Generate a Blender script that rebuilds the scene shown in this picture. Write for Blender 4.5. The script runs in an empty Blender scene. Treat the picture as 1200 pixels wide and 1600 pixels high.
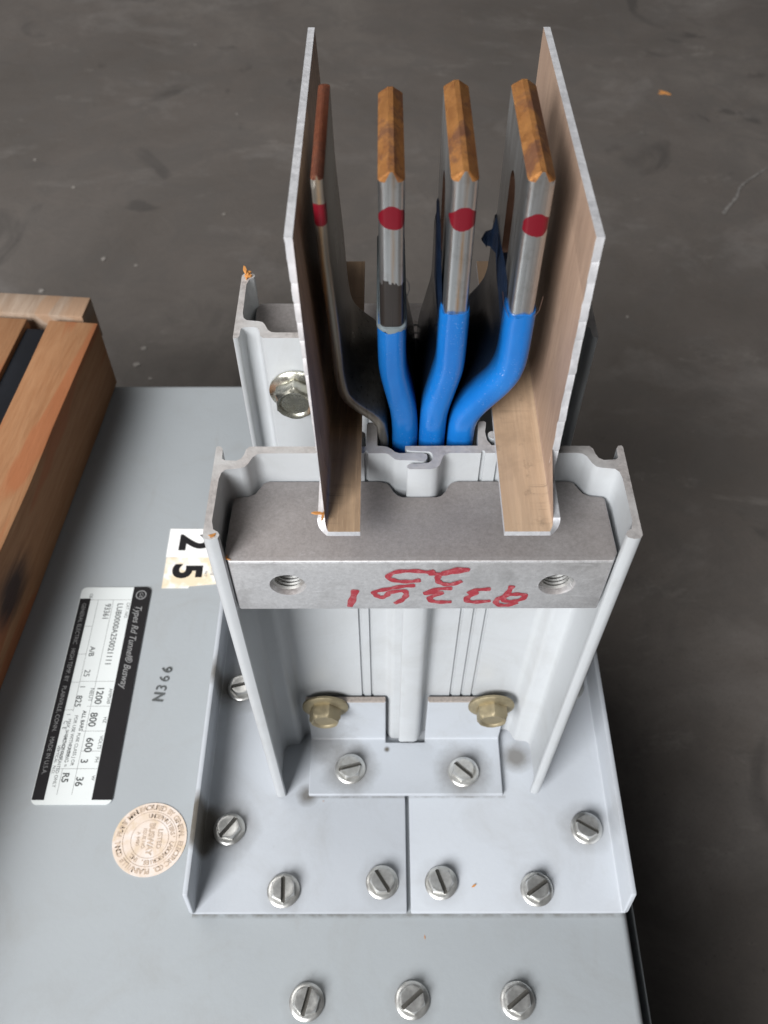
import bpy, bmesh, math, random
from mathutils import Vector, Matrix
from mathutils.geometry import delaunay_2d_cdt
R = math.radians
random.seed(7)
scene = bpy.context.scene
C = scene.collection

# ------------------------------------------------------------------ camera
cam_data = bpy.data.cameras.new('camera')
cam = bpy.data.objects.new('camera', cam_data)
C.objects.link(cam)
cam.location = (0, 0, .42)
cam.rotation_mode = 'XYZ'
cam.rotation_euler = (Matrix.Rotation(R(37.1), 3, 'X') @ Matrix.Rotation(R(-.11), 3, 'Z')).to_euler('XYZ')
cam_data.sensor_fit = 'VERTICAL'
cam_data.sensor_height = 24
cam_data.lens = 1367.7/1600*24
cam_data.clip_start = .01
cam_data.clip_end = 100
cam_data.dof.use_dof = True
cam_data.dof.focus_distance = .30
cam_data.dof.aperture_fstop = 15
scene.camera = cam

# ------------------------------------------------------------------ world and lamps (dim warehouse beside an open door)
world = bpy.data.worlds.new('World')
scene.world = world
world.use_nodes = True
bgn = world.node_tree.nodes['Background']
bgn.inputs[0].default_value = (.96, .97, 1.0, 1)
bgn.inputs[1].default_value = .06

def area(name, loc, target, sx, sy, power, col):
    d = bpy.data.lights.new(name, 'AREA'); d.shape = 'RECTANGLE'
    d.size = sx; d.size_y = sy; d.energy = power; d.color = col
    o = bpy.data.objects.new(name, d); C.objects.link(o)
    o.location = loc
    o.rotation_euler = (Vector(target)-Vector(loc)).to_track_quat('-Z', 'Y').to_euler()
    return o
area('door_light', (-1.85, -2.60, 2.40), (0, .15, .05), 1.9, 1.9, 335, (.985, .99, 1.0))
area('left_fill', (-1.5, 1.5, 2.3), (-.3, .9, -.3), 1.8, 1.6, 28, (1.0, .985, .965))  # added fill from the left, grading the floor's brightness; no known lamp there

scene.view_settings.view_transform = 'Standard'
scene.view_settings.look = 'None'
scene.view_settings.exposure = 0
scene.view_settings.gamma = 1

# ------------------------------------------------------------------ material helpers
class NT:
    def __init__(s, name):
        s.m = bpy.data.materials.new(name); s.m.use_nodes = True
        s.t = s.m.node_tree; s.b = s.t.nodes['Principled BSDF']
    def n(s, typ, **kw):
        x = s.t.nodes.new(typ)
        for k, v in kw.items(): setattr(x, k, v)
        return x
    def l(s, a, b): s.t.links.new(a, b)
    def coord(s, scale=(1, 1, 1), rot=(0, 0, 0), kind='Object'):
        tc = s.n('ShaderNodeTexCoord'); mp = s.n('ShaderNodeMapping')
        mp.inputs['Scale'].default_value = scale; mp.inputs['Rotation'].default_value = rot
        s.l(tc.outputs[kind], mp.inputs[0]); return mp.outputs[0]
    def noise(s, vec, scale, detail=4, rough=.6, dist=0):
        x = s.n('ShaderNodeTexNoise'); x.inputs['Scale'].default_value = scale
        x.inputs['Detail'].default_value = detail; x.inputs['Roughness'].default_value = rough
        x.inputs['Distortion'].default_value = dist
        s.l(vec, x.inputs['Vector']); return x.outputs['Fac']
    def ramp(s, fac, stops, interp='LINEAR'):
        r = s.n('ShaderNodeValToRGB'); r.color_ramp.interpolation = interp
        e = r.color_ramp.elements
        while len(e) < len(stops): e.new(.5)
        for i, (p, c) in enumerate(stops):
            e[i].position = p
            e[i].color = (*c, 1) if hasattr(c, '__len__') else (c, c, c, 1)
        s.l(fac, r.inputs[0]); return r.outputs[0]
    def mix(s, fac, a, b, typ='MIX'):
        x = s.n('ShaderNodeMix', data_type='RGBA', blend_type=typ)
        for sock, v in ((x.inputs[0], fac), (x.inputs[6], a), (x.inputs[7], b)):
            if hasattr(v, 'is_linked') or isinstance(v, bpy.types.NodeSocket): s.l(v, sock)
            elif hasattr(v, '__len__'): sock.default_value = (*v, 1)
            else: sock.default_value = v
        return x.outputs[2]
    def math(s, op, a, b=0, clamp=False):
        x = s.n('ShaderNodeMath', operation=op, use_clamp=clamp)
        for i, v in enumerate((a, b)):
            if isinstance(v, bpy.types.NodeSocket): s.l(v, x.inputs[i])
            else: x.inputs[i].default_value = v
        return x.outputs[0]
    def sep(s, vec):
        x = s.n('ShaderNodeSeparateXYZ'); s.l(vec, x.inputs[0]); return x.outputs
    def set(s, key, v):
        k = s.b.inputs[key]
        if isinstance(v, bpy.types.NodeSocket): s.l(v, k)
        elif hasattr(v, '__len__'): k.default_value = (*v, 1)
        else: k.default_value = v
        return s
    def bump(s, h, strength=.2, dist=.001):
        x = s.n('ShaderNodeBump'); x.inputs['Strength'].default_value = strength
        x.inputs['Distance'].default_value = dist
        s.l(h, x.inputs['Height']); s.l(x.outputs[0], s.b.inputs['Normal']); return s

def mat_paint(name, base, grime=True, rough=.42, lines=(), spots=()):
    """baked grey enamel; `lines` are (axis, value, from, to, half width) dirt lines, `spots` (x, y, radius) dirt spots in world metres"""
    m = NT(name)
    v = m.coord()
    big = m.noise(v, 9, 4, .6)
    col = m.mix(m.ramp(big, [(.3, 0), (.75, 1)]), tuple(c*.95 for c in base), tuple(min(1, c*1.03) for c in base))
    fine = m.noise(v, 260, 5, .75)
    speck = m.ramp(fine, [(.69, 0), (.76, 1)])
    col = m.mix(m.math('MULTIPLY', speck, .35), col, (.20, .19, .17))
    sm = m.noise(m.coord((60, 18, 22)), 1.0, 5, .7, .6)
    col = m.mix(m.math('MULTIPLY', m.ramp(sm, [(.58, 0), (.80, 1)]), .22), col, (.27, .26, .235))
    scr = m.noise(m.coord((14, 150, 60), (0, 0, R(28))), 3.0, 4, .7, .3)
    col = m.mix(m.math('MULTIPLY', m.ramp(scr, [(.70, 0), (.76, 1)]), .30), col, (.30, .29, .27))
    cloud = m.noise(v, 24, 6, .7, .8)
    col = m.mix(m.math('MULTIPLY', m.ramp(cloud, [(.50, 0), (.72, 1)]), .20), col, (.25, .235, .21))
    xs = m.sep(m.coord())
    brk = m.noise(v, 120, 5, .7)
    for ax, val, a, b, hw in lines:
        i = 'XYZ'.index(ax); j = 1-i
        d = m.math('ABSOLUTE', m.math('SUBTRACT', xs[i], val))
        k = m.math('SUBTRACT', 1, m.math('DIVIDE', d, hw), True)
        k = m.math('MULTIPLY', k, m.math('GREATER_THAN', xs[j], a))
        k = m.math('MULTIPLY', k, m.math('LESS_THAN', xs[j], b))
        k = m.math('MULTIPLY', k, m.ramp(brk, [(.36, 0), (.6, 1)]))
        col = m.mix(m.math('MULTIPLY', k, .7), col, (.13, .12, .10))
    for (x, y, r, s) in spots:
        dx = m.math('SUBTRACT', xs[0], x); dy = m.math('SUBTRACT', xs[1], y)
        d = m.math('SQRT', m.math('ADD', m.math('MULTIPLY', dx, dx), m.math('MULTIPLY', dy, dy)))
        d = m.math('ADD', d, m.math('MULTIPLY', m.math('SUBTRACT', brk, .5), r*.8))
        k = m.math('SUBTRACT', 1.5, m.math('DIVIDE', d, r), True)
        col = m.mix(m.math('MULTIPLY', k, s), col, (.10, .09, .075))
    m.set('Base Color', col)
    m.set('Roughness', m.ramp(big, [(.3, rough-.05), (.7, rough+.08)]))
    m.bump(m.noise(v, 420, 3, .5), .10, .0006)
    return m.m

def mat_metal(name, base, rough, metallic=1.0, tint=None, scale=(1, 1, 1), nscale=200, bump=.15, spread=.15):
    m = NT(name)
    v = m.coord(scale)
    a = m.noise(v, nscale, 6, .7)
    b = m.noise(v, nscale*.12, 5, .6, .4)
    col = m.mix(m.ramp(a, [(.35, 0), (.68, 1)]), tuple(c*(1-spread) for c in base), tuple(min(1, c*(1+spread)) for c in base))
    if tint: col = m.mix(m.ramp(b, [(.42, 0), (.66, 1)]), col, tint)
    m.set('Base Color', col).set('Metallic', metallic)
    m.set('Roughness', m.ramp(a, [(.3, rough*.8), (.7, min(1, rough*1.25))]))
    m.bump(a, bump, .0005)
    return m.m

def mat_plain(name, base, rough=.5, metallic=0, var=.08, nscale=120, coat=0):
    m = NT(name)
    a = m.noise(m.coord(), nscale, 4, .6)
    m.set('Base Color', m.mix(a, tuple(c*(1-var) for c in base), tuple(min(1, c*(1+var)) for c in base)))
    m.set('Roughness', rough).set('Metallic', metallic)
    if coat: m.set('Coat Weight', coat)
    if max(base) < .04: m.set('Specular IOR Level', .2)
    return m.m

GREY = (0.348, 0.372, 0.387)
M = {}
M['lid'] = mat_paint('lid_enamel', GREY, lines=[('Y', .0921, -.086, .107, .0016)],
    spots=[(-.0326, .0586, .0085, .35), (.0117, .0592, .0085, .35), (.056, .0591, .0085, .35)], rough=.40)
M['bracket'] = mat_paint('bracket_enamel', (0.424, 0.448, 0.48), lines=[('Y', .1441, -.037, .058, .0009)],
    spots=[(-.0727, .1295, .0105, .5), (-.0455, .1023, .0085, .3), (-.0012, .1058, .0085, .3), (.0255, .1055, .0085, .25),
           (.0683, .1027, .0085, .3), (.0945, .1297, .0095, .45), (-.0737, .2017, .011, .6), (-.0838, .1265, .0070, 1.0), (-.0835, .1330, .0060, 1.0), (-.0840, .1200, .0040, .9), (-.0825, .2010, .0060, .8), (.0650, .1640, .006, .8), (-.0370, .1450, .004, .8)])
M['angle'] = mat_paint('angle_enamel', (0.416, 0.44, 0.472), spots=[(-.0166, .1573, .0105, .75), (.0382, .1557, .0105, .75), (-.030, .170, .008, .5), (.0012, .1665, .0012, 1)])
M['housing'] = mat_paint('housing_enamel', (0.436, 0.452, 0.464), rough=.36)
M['sawcut'] = mat_metal('saw_cut_edge', (.40, .37, .355), .55, .35, (.50, .49, .48), nscale=500, bump=.35, spread=.22)
M['cutedge_dirty'] = mat_plain('sheared_dirty_edge', (.27, .235, .21), .7, .1, .5, 900)
M['steel'] = mat_metal('zinc_steel', (.62, .62, .60), .33, .82, (.50, .49, .46), nscale=320, bump=.12)
M['brass'] = mat_metal('yellow_zinc', (.64, .63, .56), .26, 1, (.50, .46, .30), nscale=260, bump=.15)
M['brass_dull'] = mat_metal('dull_yellow_zinc', (.33, .28, .18), .5, .75, (.24, .20, .13), nscale=260, bump=.25)
M['alum_edge'] = mat_metal('bare_aluminium_edge', (.68, .68, .70), .45, .6, (.80, .80, .82), (1, 1, .6), 420, .35, .15)
M['alum'] = mat_metal('mill_aluminium', (.50, .50, .49), .42, .9, (.42, .41, .38), nscale=220, bump=.1)

# cast aluminium: speckled; upward side coloured brown for dirt and the reflected dark ceiling
m = NT('cast_aluminium'); v = m.coord()
a = m.noise(v, 900, 7, .85); b = m.noise(v, 75, 6, .7, .5); c = m.noise(v, 26, 3, .5)
col = m.mix(m.ramp(a, [(.36, 0), (.66, 1)]), (0.494, 0.489, 0.494), (0.684, 0.679, 0.684))
col = m.mix(m.math('MULTIPLY', m.ramp(b, [(.48, 0), (.68, 1)]), .4), col, (.25, .24, .235))
geo = m.n('ShaderNodeNewGeometry'); up = m.sep(geo.outputs['Normal'])[2]
dust = m.math('MULTIPLY', m.ramp(up, [(.45, 0), (.9, 1)]), m.ramp(c, [(.25, .72), (.7, .92)]))  # dirt tone plus painted ceiling reflection, on upward faces
dcol = m.mix(m.ramp(a, [(.38, 0), (.64, 1)]), (0.17, 0.148, 0.139), (0.234, 0.207, 0.196))
col = m.mix(dust, col, dcol)
bs = m.sep(v)
pt = m.math('MULTIPLY', m.ramp(m.math('MULTIPLY', m.math('ABSOLUTE', m.math('SUBTRACT', bs[2], .2034)), 1000), [(.20, 1), (.62, 0)]), m.math('LESS_THAN', bs[1], .1466))
sc2 = m.ramp(m.noise(m.coord((40, 40, 500), (0, R(12), 0)), 1.5, 5, .75, .4), [(.62, 0), (.68, 1)])
col = m.mix(m.math('MULTIPLY', sc2, m.math('MULTIPLY', m.math('SUBTRACT', 1, dust), .5)), col, (.85, .85, .86))
col = m.mix(m.math('MULTIPLY', pt, m.math('MULTIPLY', m.ramp(m.noise(v, 420, 5, .8), [(.35, 0), (.55, 1)]), .85)), col, (.88, .88, .89))
m.set('Base Color', col); m.set('Metallic', m.math('SUBTRACT', .72, m.math('MULTIPLY', dust, .45)))
m.set('Roughness', m.math('ADD', .44, m.math('MULTIPLY', dust, .16)))
m.bump(a, .2, .0006); M['cast'] = m.m

# kraft-brown fibre sheet with long dark streaks (object Z or Y runs along the grain)
def mat_kraft(name, dark, light, streak, along, rough, ks=.38):
    m = NT(name)
    sc = (60, 60, 7) if along == 'Z' else (120, 6, 120)
    v = m.coord(sc)
    a = m.noise(v, 2.2, 6, .62, .5); b = m.noise(v, 8.0, 5, .7); d = m.noise(m.coord(), 150, 5, .7)
    col = m.mix(m.ramp(b, [(.3, 0), (.7, 1)]), dark, light)
    k = m.ramp(a, [(.40, 0), (.50, 1), (.54, 1), (.58, 0)])
    col = m.mix(m.math('MULTIPLY', k, ks), col, streak)
    col = m.mix(m.math('MULTIPLY', m.ramp(d, [(.60, 0), (.74, 1)]), .55), col, streak)
    s1 = m.noise(m.coord((1, 300, 16), (R(14), 0, 0)), 1.0, 3, .5, .4)
    s1 = m.ramp(s1, [(.485, 0), (.497, 1), (.503, 1), (.515, 0)])
    gate = m.ramp(m.noise(m.coord(), 45, 3, .6), [(.50, 0), (.60, 1)])
    col = m.mix(m.math('MULTIPLY', m.math('MULTIPLY', s1, gate), .55), col, streak)
    blo = m.ramp(m.noise(m.coord((1, 1, .45)), 38, 5, .7, .5), [(.50, 0), (.70, 1)])
    col = m.mix(m.math('MULTIPLY', blo, .30), col, streak)
    m.set('Base Color', col).set('Roughness', rough).bump(b, .15, .0004)
    return m.m
M['kraft_pink'] = mat_kraft('kraft_film_pinkish', (0.335, 0.228, 0.165), (0.395, 0.278, 0.205), (.20, .13, .10), 'Z', .5, .22)
M['kraft_brown'] = mat_kraft('kraft_film_brown', (.42, .285, .205), (.52, .365, .27), (.17, .105, .07), 'Z', .38, .35)
M['kraft_foot'] = mat_kraft('kraft_film_foot', (0.408, 0.281, 0.183), (0.476, 0.336, 0.225), (.11, .08, .055), 'Y', .42, .12)
M['kraft_foot_brown'] = mat_kraft('kraft_film_foot_dark', (.35, .235, .145), (.43, .30, .19), (.10, .07, .05), 'Y', .30, .3)

# tin plated bars: silver, vertical wear showing copper, a red marker dot, optional dark sludge band
def mat_bar(name, cx, dotz, dotr, ink_below=None, wear=.5, base=((.46, .47, .47), (.66, .68, .69)), ribx=0.0, met=.96):
    m = NT(name); xs = m.sep(m.coord())
    st = m.noise(m.coord((900, 400, 22)), 1, 5, .6); big = m.noise(m.coord((500, 200, 60)), .6, 4, .6, .5)
    col = m.mix(m.ramp(st, [(.3, 0), (.7, 1)]), *base)
    # worn stripe along the rounded near edge
    dx = m.math('ABSOLUTE', m.math('SUBTRACT', xs[0], cx+ribx))
    k = m.math('SUBTRACT', 1, m.math('DIVIDE', dx, .00085), True)
    k = m.math('MULTIPLY', k, m.ramp(m.noise(m.coord((700, 200, 70)), 1, 5, .7), [(.30, 0), (.6, 1)]))
    k = m.math('MULTIPLY', k, wear)
    k = m.math('MULTIPLY', k, m.math('LESS_THAN', xs[1], .186))
    col = m.mix(k, col, (.52, .30, .13))
    far = m.ramp(m.noise(m.coord(), 160, 5, .7), [(.55, 0), (.75, 1)])
    col = m.mix(m.math('MULTIPLY', far, .4), col, (.22, .20, .17))
    inkm = None
    if ink_below:
        e = m.math('ADD', xs[2], m.math('MULTIPLY', m.math('SUBTRACT', m.noise(m.coord((520, 520, 120)), 1, 3, .6), .5), .010))
        inkm = m.math('LESS_THAN', e, ink_below)
        col = m.mix(inkm, col, (.022, .018, .016))
    # red dot
    wob = m.math('MULTIPLY', m.math('SUBTRACT', m.noise(m.coord(), 320, 3, .5), .5), .0016)
    ddx = m.math('SUBTRACT', xs[0], cx+.0001); ddz = m.math('SUBTRACT', xs[2], dotz)
    ddx = m.math('MULTIPLY', ddx, .92)
    d = m.math('ADD', m.math('SQRT', m.math('ADD', m.math('MULTIPLY', ddx, ddx), m.math('MULTIPLY', ddz, ddz))), wob)
    dot = m.math('MULTIPLY', m.math('LESS_THAN', d, dotr), m.math('LESS_THAN', xs[1], .1862))
    col = m.mix(dot, col, (.155, .005, .013))
    m.set('Base Color', col)
    mk = m.math('SUBTRACT', met, m.math('MULTIPLY', dot, met*.8))
    if inkm is not None: mk = m.math('MULTIPLY', mk, m.math('SUBTRACT', 1, inkm))
    m.set('Metallic', mk); m.set('Roughness', m.ramp(st, [(.3, .25), (.7, .40)]))
    m.bump(st, .12, .0004)
    return m.m

def mat_copper(name, lo, hi, stain, amt):
    m = NT(name); a = m.noise(m.coord((1, .55, 1)), 260, 7, .75, .3); b = m.noise(m.coord((1, 7, 1)), 420, 4, .8)
    c = m.noise(m.coord((1, .7, 1)), 95, 6, .7, .4)
    col = m.mix(m.ramp(a, [(.35, 0), (.65, 1)]), lo, hi)
    col = m.mix(m.math('MULTIPLY', m.ramp(c, [(.50, 0), (.58, 1)]), amt), col, stain)
    col = m.mix(m.math('MULTIPLY', m.ramp(b, [(.56, 0), (.74, 1)]), .35), col, (.60, .38, .19))
    m.set('Base Color', col).set('Metallic', .6).set('Roughness', m.ramp(c, [(.4, .36), (.6, .6)])).bump(b, .6, .0006); return m.m
M['copper'] = mat_copper('raw_copper_end', (.30, .115, .035), (.50, .23, .070), (.13, .060, .045), .7)
M['copper_red'] = mat_copper('dark_red_copper_end', (.17, .050, .025), (.27, .085, .040), (.07, .03, .025), .5)

# blue epoxy
m = NT('blue_epoxy'); v = m.coord()
dusty = m.ramp(m.noise(v, 1300, 3, .8), [(.62, 0), (.70, 1)]); big = m.noise(m.coord((90, 90, 40)), 1, 4, .6)
patch = m.ramp(m.noise(m.coord(), 60, 4, .6), [(.45, 0), (.65, 1)])
col = m.mix(m.ramp(big, [(.3, 0), (.7, 1)]), (0.0054, 0.104, 0.36), (0.009, 0.14, 0.441))
col = m.mix(m.math('MULTIPLY', m.math('MULTIPLY', dusty, patch), .6), col, (.45, .55, .68))
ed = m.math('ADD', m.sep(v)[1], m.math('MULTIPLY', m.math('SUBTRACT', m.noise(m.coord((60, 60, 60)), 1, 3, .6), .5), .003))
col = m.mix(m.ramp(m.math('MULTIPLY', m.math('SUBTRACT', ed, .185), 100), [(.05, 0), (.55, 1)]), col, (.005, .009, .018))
m.set('Base Color', col).set('Roughness', m.ramp(big, [(.3, .17), (.7, .27)])).bump(m.noise(v, 200, 3, .6), .12, .0008)
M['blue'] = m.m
M['residue'] = mat_plain('grey_epoxy_residue', (.16, .19, .20), .6, 0, .4, 400)
M['slot'] = mat_plain('slot_wall', (.09, .045, .028), .5, .4, .4, 200)
M['slot_dark'] = mat_plain('slot_dark', (.10, .095, .085), .6, .5, .4, 600)  # screw slot floor and walls, darkened by colour alone
M['shred'] = mat_plain('dark_epoxy_shred', (.004, .008, .018), .4, 0, .5, 300)
M['olive'] = mat_plain('olive_insulating_paper', (.12, .105, .055), .6, 0, .3, 80)
M['grd'] = mat_metal('ground_bar_metal', (.38, .37, .34), .38, .85, (.24, .18, .11), (500, 200, 30), .8, .1)
M['grd_edge'] = mat_metal('ground_bar_edge', (.34, .25, .15), .38, .9, (.50, .45, .36), (300, 300, 40), 1.0, .15, .3)
M['black'] = mat_plain('black_print', (.012, .011, .012), .6, 0, .2)
M['ink'] = mat_plain('black_ink', (.07, .075, .075), .6, 0, .5, 900)
M['faint_ink'] = mat_plain('faint_grey_ink', (.20, .20, .20), .6, 0, .3, 900)
M['white_print'] = mat_plain('pale_print', (.22, .22, .22), .5, 0, .1)
M['plate_white'] = mat_plain('nameplate_white', (.66, .69, .68), .38, 0, .03)
M['paper_white'] = mat_plain('sticker_white', (.86, .85, .83), .5, 0, .03)
M['seal_ink'] = mat_plain('brown_seal_ink', (.50, .39, .30), .6, 0, .4, 700)
m = NT('red_marker'); a = m.noise(m.coord(), 700, 5, .8); b = m.noise(m.coord((300, 300, 300)), 1, 3, .6)
m.set('Base Color', m.mix(m.ramp(a, [(.5, 0), (.72, 1)]), m.mix(b, (.22, .012, .022), (.36, .026, .040)), (.42, .16, .17))).set('Roughness', .38).set('Metallic', .1); M['marker'] = m.m
M['gap'] = mat_plain('black_gap_strip', (.008, .009, .012), .85, 0, .4, 60)
m = NT('aged_sticker'); a = m.noise(m.coord((60, 60, 60)), 1.4, 4, .6)
m.set('Base Color', m.ramp(a, [(.42, (.82, .80, .76)), (.56, (.74, .62, .44))])).set('Roughness', .55); M['paper_aged'] = m.m
m = NT('seal_paper'); a = m.noise(m.coord((70, 70, 70)), 1.2, 5, .65, .5)
m.set('Base Color', m.ramp(a, [(.36, (.70, .64, .60)), (.52, (.66, .55, .46)), (.68, (.56, .43, .28))])).set('Roughness', .55); M['seal'] = m.m
M['flake'] = mat_plain('orange_wood_flake', (.50, .22, .06), .7, 0, .3, 500)
M['flake_pale'] = mat_plain('pale_grit', (.24, .22, .20), .8, 0, .3, 500)

# wood
KNOT = (-.185, .026)
def mat_wood(name, dark, mid, red, seed):
    m = NT(name); tc = m.n('ShaderNodeTexCoord'); mp = m.n('ShaderNodeMapping')
    mp.inputs['Scale'].default_value = (60, 6, 60); mp.inputs['Location'].default_value = (seed, seed*2, seed*.7)
    m.l(tc.outputs['Object'], mp.inputs[0]); v = mp.outputs[0]
    mp2 = m.n('ShaderNodeMapping'); mp2.inputs['Scale'].default_value = (26, 3.6, 26); mp2.inputs['Location'].default_value = (seed*3, seed, seed)
    m.l(tc.outputs['Object'], mp2.inputs[0])
    g = m.noise(v, 3.5, 7, .7, .3); big = m.noise(mp2.outputs[0], 1.6, 2, .4, .9)
    f = m.noise(m.coord((900, 60, 900)), 1, 3, .6)
    col = m.mix(m.ramp(g, [(.3, 0), (.7, 1)]), dark, mid)
    col = m.mix(m.math('MULTIPLY', m.ramp(big, [(.50, 0), (.55, 1)]), .75), col, red)
    col = m.mix(m.math('MULTIPLY', m.ramp(f, [(.5, 0), (.8, 1)]), .3), col, tuple(c*.45 for c in dark))
    p = m.sep(m.coord()); wob = m.math('MULTIPLY', g, .012)
    dy = m.math('MULTIPLY', m.math('SUBTRACT', p[1], KNOT[0]), .55); dz = m.math('SUBTRACT', p[2], KNOT[1])
    d = m.math('ADD', m.math('SQRT', m.math('ADD', m.math('MULTIPLY', dy, dy), m.math('MULTIPLY', dz, dz))), wob)
    kn = m.math('MULTIPLY', m.ramp(d, [(.013, 1), (.021, 0)]), m.math('GREATER_THAN', p[0], -.02))
    col = m.mix(m.math('MULTIPLY', kn, .95), col, (.022, .009, .007))
    m.set('Base Color', col).set('Roughness', .72).bump(g, .4, .001); return m.m
M['wood'] = mat_wood('pine_board', (0.255, 0.108, 0.040), (0.350, 0.180, 0.084), (0.31, 0.098, 0.032), 3.1)
M['wood_grey'] = mat_wood('weathered_board', (.27, .185, .125), (.38, .29, .22), (.32, .19, .11), 8.3)

# ------------------------------------------------------------------ mesh helpers
def link(name, me, mats, parent=None, smooth=40):
    for x in mats: me.materials.append(M[x] if isinstance(x, str) else x)
    o = bpy.data.objects.new(name, me); C.objects.link(o)
    if parent: o.parent = parent
    if smooth:
        for p in me.polygons: p.use_smooth = True
        me.set_sharp_from_angle(angle=R(smooth))
    return o
def from_bm(name, bm, mats, parent=None, smooth=40):
    bmesh.ops.recalc_face_normals(bm, faces=bm.faces)
    me = bpy.data.meshes.new(name); bm.to_mesh(me); bm.free()
    return link(name, me, mats, parent, smooth)
def bake(o):
    """apply an object's modifiers without operators"""
    dg = bpy.context.evaluated_depsgraph_get()
    me = bpy.data.meshes.new_from_object(o.evaluated_get(dg))
    old = o.data; o.modifiers.clear(); o.data = me; bpy.data.meshes.remove(old)
    for p in me.polygons: p.use_smooth = True
    me.set_sharp_from_angle(angle=R(32)); return o
def bevel(o, w, seg=2, angle=35, fin=True):
    b = o.modifiers.new('b', 'BEVEL'); b.width = w; b.segments = seg; b.limit_method = 'ANGLE'; b.angle_limit = R(angle)
    b.use_clamp_overlap = True
    if fin: bake(o)
    return o
def prism(bm, pts, z0, z1, mi=0, top_mi=None):
    lo = [bm.verts.new((x, y, z0)) for x, y in pts]; hi = [bm.verts.new((x, y, z1)) for x, y in pts]
    n = len(pts); tm = mi if top_mi is None else top_mi
    if n <= 8:
        bm.faces.new(hi).material_index = tm; bm.faces.new(lo[::-1]).material_index = mi
    else:
        res = delaunay_2d_cdt([Vector(p) for p in pts], [], [list(range(n))], 1, 1e-7)
        src = [o[0] if o else None for o in res[3]]
        for tri in res[2]:
            idx = [src[k] for k in tri]
            if None in idx or len(set(idx)) < 3: continue
            bm.faces.new([hi[k] for k in idx]).material_index = tm
            bm.faces.new([lo[k] for k in idx[::-1]]).material_index = mi
    for i in range(n):
        f = bm.faces.new((lo[i], lo[(i+1) % n], hi[(i+1) % n], hi[i])); f.material_index = mi
def box(bm, x0, x1, y0, y1, z0, z1, mi=0): prism(bm, [(x0, y0), (x1, y0), (x1, y1), (x0, y1)], z0, z1, mi)
def tag(o, label=None, cat=None, group=None, kind=None):
    if label: o['label'] = label
    if cat: o['category'] = cat
    if group: o['group'] = group
    if kind: o['kind'] = kind
    return o
def empty(name, loc, rz=0):
    o = bpy.data.objects.new(name, None); C.objects.link(o); o.empty_display_size = .02
    o.location = loc; o.rotation_euler = (0, 0, rz); return o

# ------------------------------------------------------------------ floor
FZ = -.30
m = NT('dark_concrete'); v = m.coord()
n1 = m.noise(v, 2.2, 8, .62, .4); n2 = m.noise(v, 14, 7, .68, .8); n3 = m.noise(v, 90, 5, .7)
st = m.noise(m.coord((1.5, 1.9, 1), (0, 0, R(-38))), 2.6, 8, .68, .5)
col = m.ramp(n1, [(.30, (.078, .067, .058)), (.52, (.113, .098, .087)), (.72, (.155, .138, .123))])
col = m.mix(m.math('MULTIPLY', m.ramp(n2, [(.44, 0), (.60, 1)]), .5), col, (.085, .076, .069))
col = m.mix(m.math('MULTIPLY', m.ramp(st, [(.54, 0), (.70, 1)]), .28), col, (.27, .25, .235))
col = m.mix(m.math('MULTIPLY', m.ramp(n3, [(.66, 0), (.78, 1)]), .45), col, (.24, .22, .20))
n4 = m.noise(v, 420, 4, .8)
col = m.mix(m.math('MULTIPLY', m.ramp(n4, [(.5, 0), (.7, 1)]), .35), col, (.06, .052, .046))
col = m.mix(m.math('MULTIPLY', m.ramp(m.noise(m.coord((5, 11, 1), (0, 0, R(-35))), 1.5, 7, .78, .4), [(.60, 0), (.70, 1)]), .22), col, (.30, .275, .25))
blot = m.ramp(m.noise(v, 5.5, 4, .5, 1.4), [(.64, 0), (.70, 1)])
col = m.mix(m.math('MULTIPLY', blot, .55), col, (.045, .040, .037))
pits = m.ramp(m.noise(v, 230, 3, .6), [(.28, 1), (.36, 0)])
col = m.mix(m.math('MULTIPLY', pits, .45), col, (.035, .030, .027))
m.set('Base Color', col).set('Roughness', m.ramp(n2, [(.3, .5), (.7, .8)])).bump(n2, .25, .004)
M['floor'] = m.m
bm = bmesh.new(); box(bm, -9, 9, -7, 11, FZ-.1, FZ)
tag(from_bm('floor', bm, ['floor'], None, 0), 'dark dusty concrete warehouse floor', kind='structure')

# pale chalky scrape on the floor and loose grit
bm = bmesh.new()
pl = [(.4713, 1.061), (.478, 1.072), (.4984, 1.0991), (.510, 1.125), (.5219, 1.1387), (.5642, 1.1764), (.60, 1.20)]
for i in range(len(pl)-1):
    a, b = Vector(pl[i]), Vector(pl[i+1]); t = (b-a).normalized(); nrm = Vector((-t.y, t.x))
    wa = .0022*(1.2-i*.12)*.9; wb = .0022*(1.2-(i+1)*.12)
    q = [a+nrm*wa, a-nrm*wa, b-nrm*wb, b+nrm*wb]
    bm.faces.new([bm.verts.new((p.x, p.y, FZ+.0012+i*1e-5)) for p in q])
sc = NT('chalky_scrape'); k = sc.noise(sc.coord(), 160, 5, .8)
sc.set('Base Color', sc.ramp(k, [(.40, (.10, .092, .085)), (.62, (.24, .225, .21))])).set('Roughness', .85); M['scrape'] = sc.m
tag(from_bm('floor_scrape', bm, ['scrape'], None, 0), 'pale curved scrape on the floor at the right', kind='stuff')
bm = bmesh.new(); rg = random.Random(3)
spots = [(-.5164, 1.2004), (-.4442, 1.129), (-.2214, 1.0632), (-.3695, .9639), (-.3249, .9503), (-.4361, .8986), (-.2303, 1.33), (.302, .8473),
         (-.2879, .791), (-.2925, .7634), (-.272, .7398), (-.3251, 1.5589)]
sz = [.0045, .004, .004, .006, .004, .006, .003, .0035, .006, .007, .004, .003]
for i in range(110):
    spots.append((rg.uniform(-.8, .8), rg.uniform(.35, 1.8))); sz.append(rg.uniform(.0005, .0012))
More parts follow.
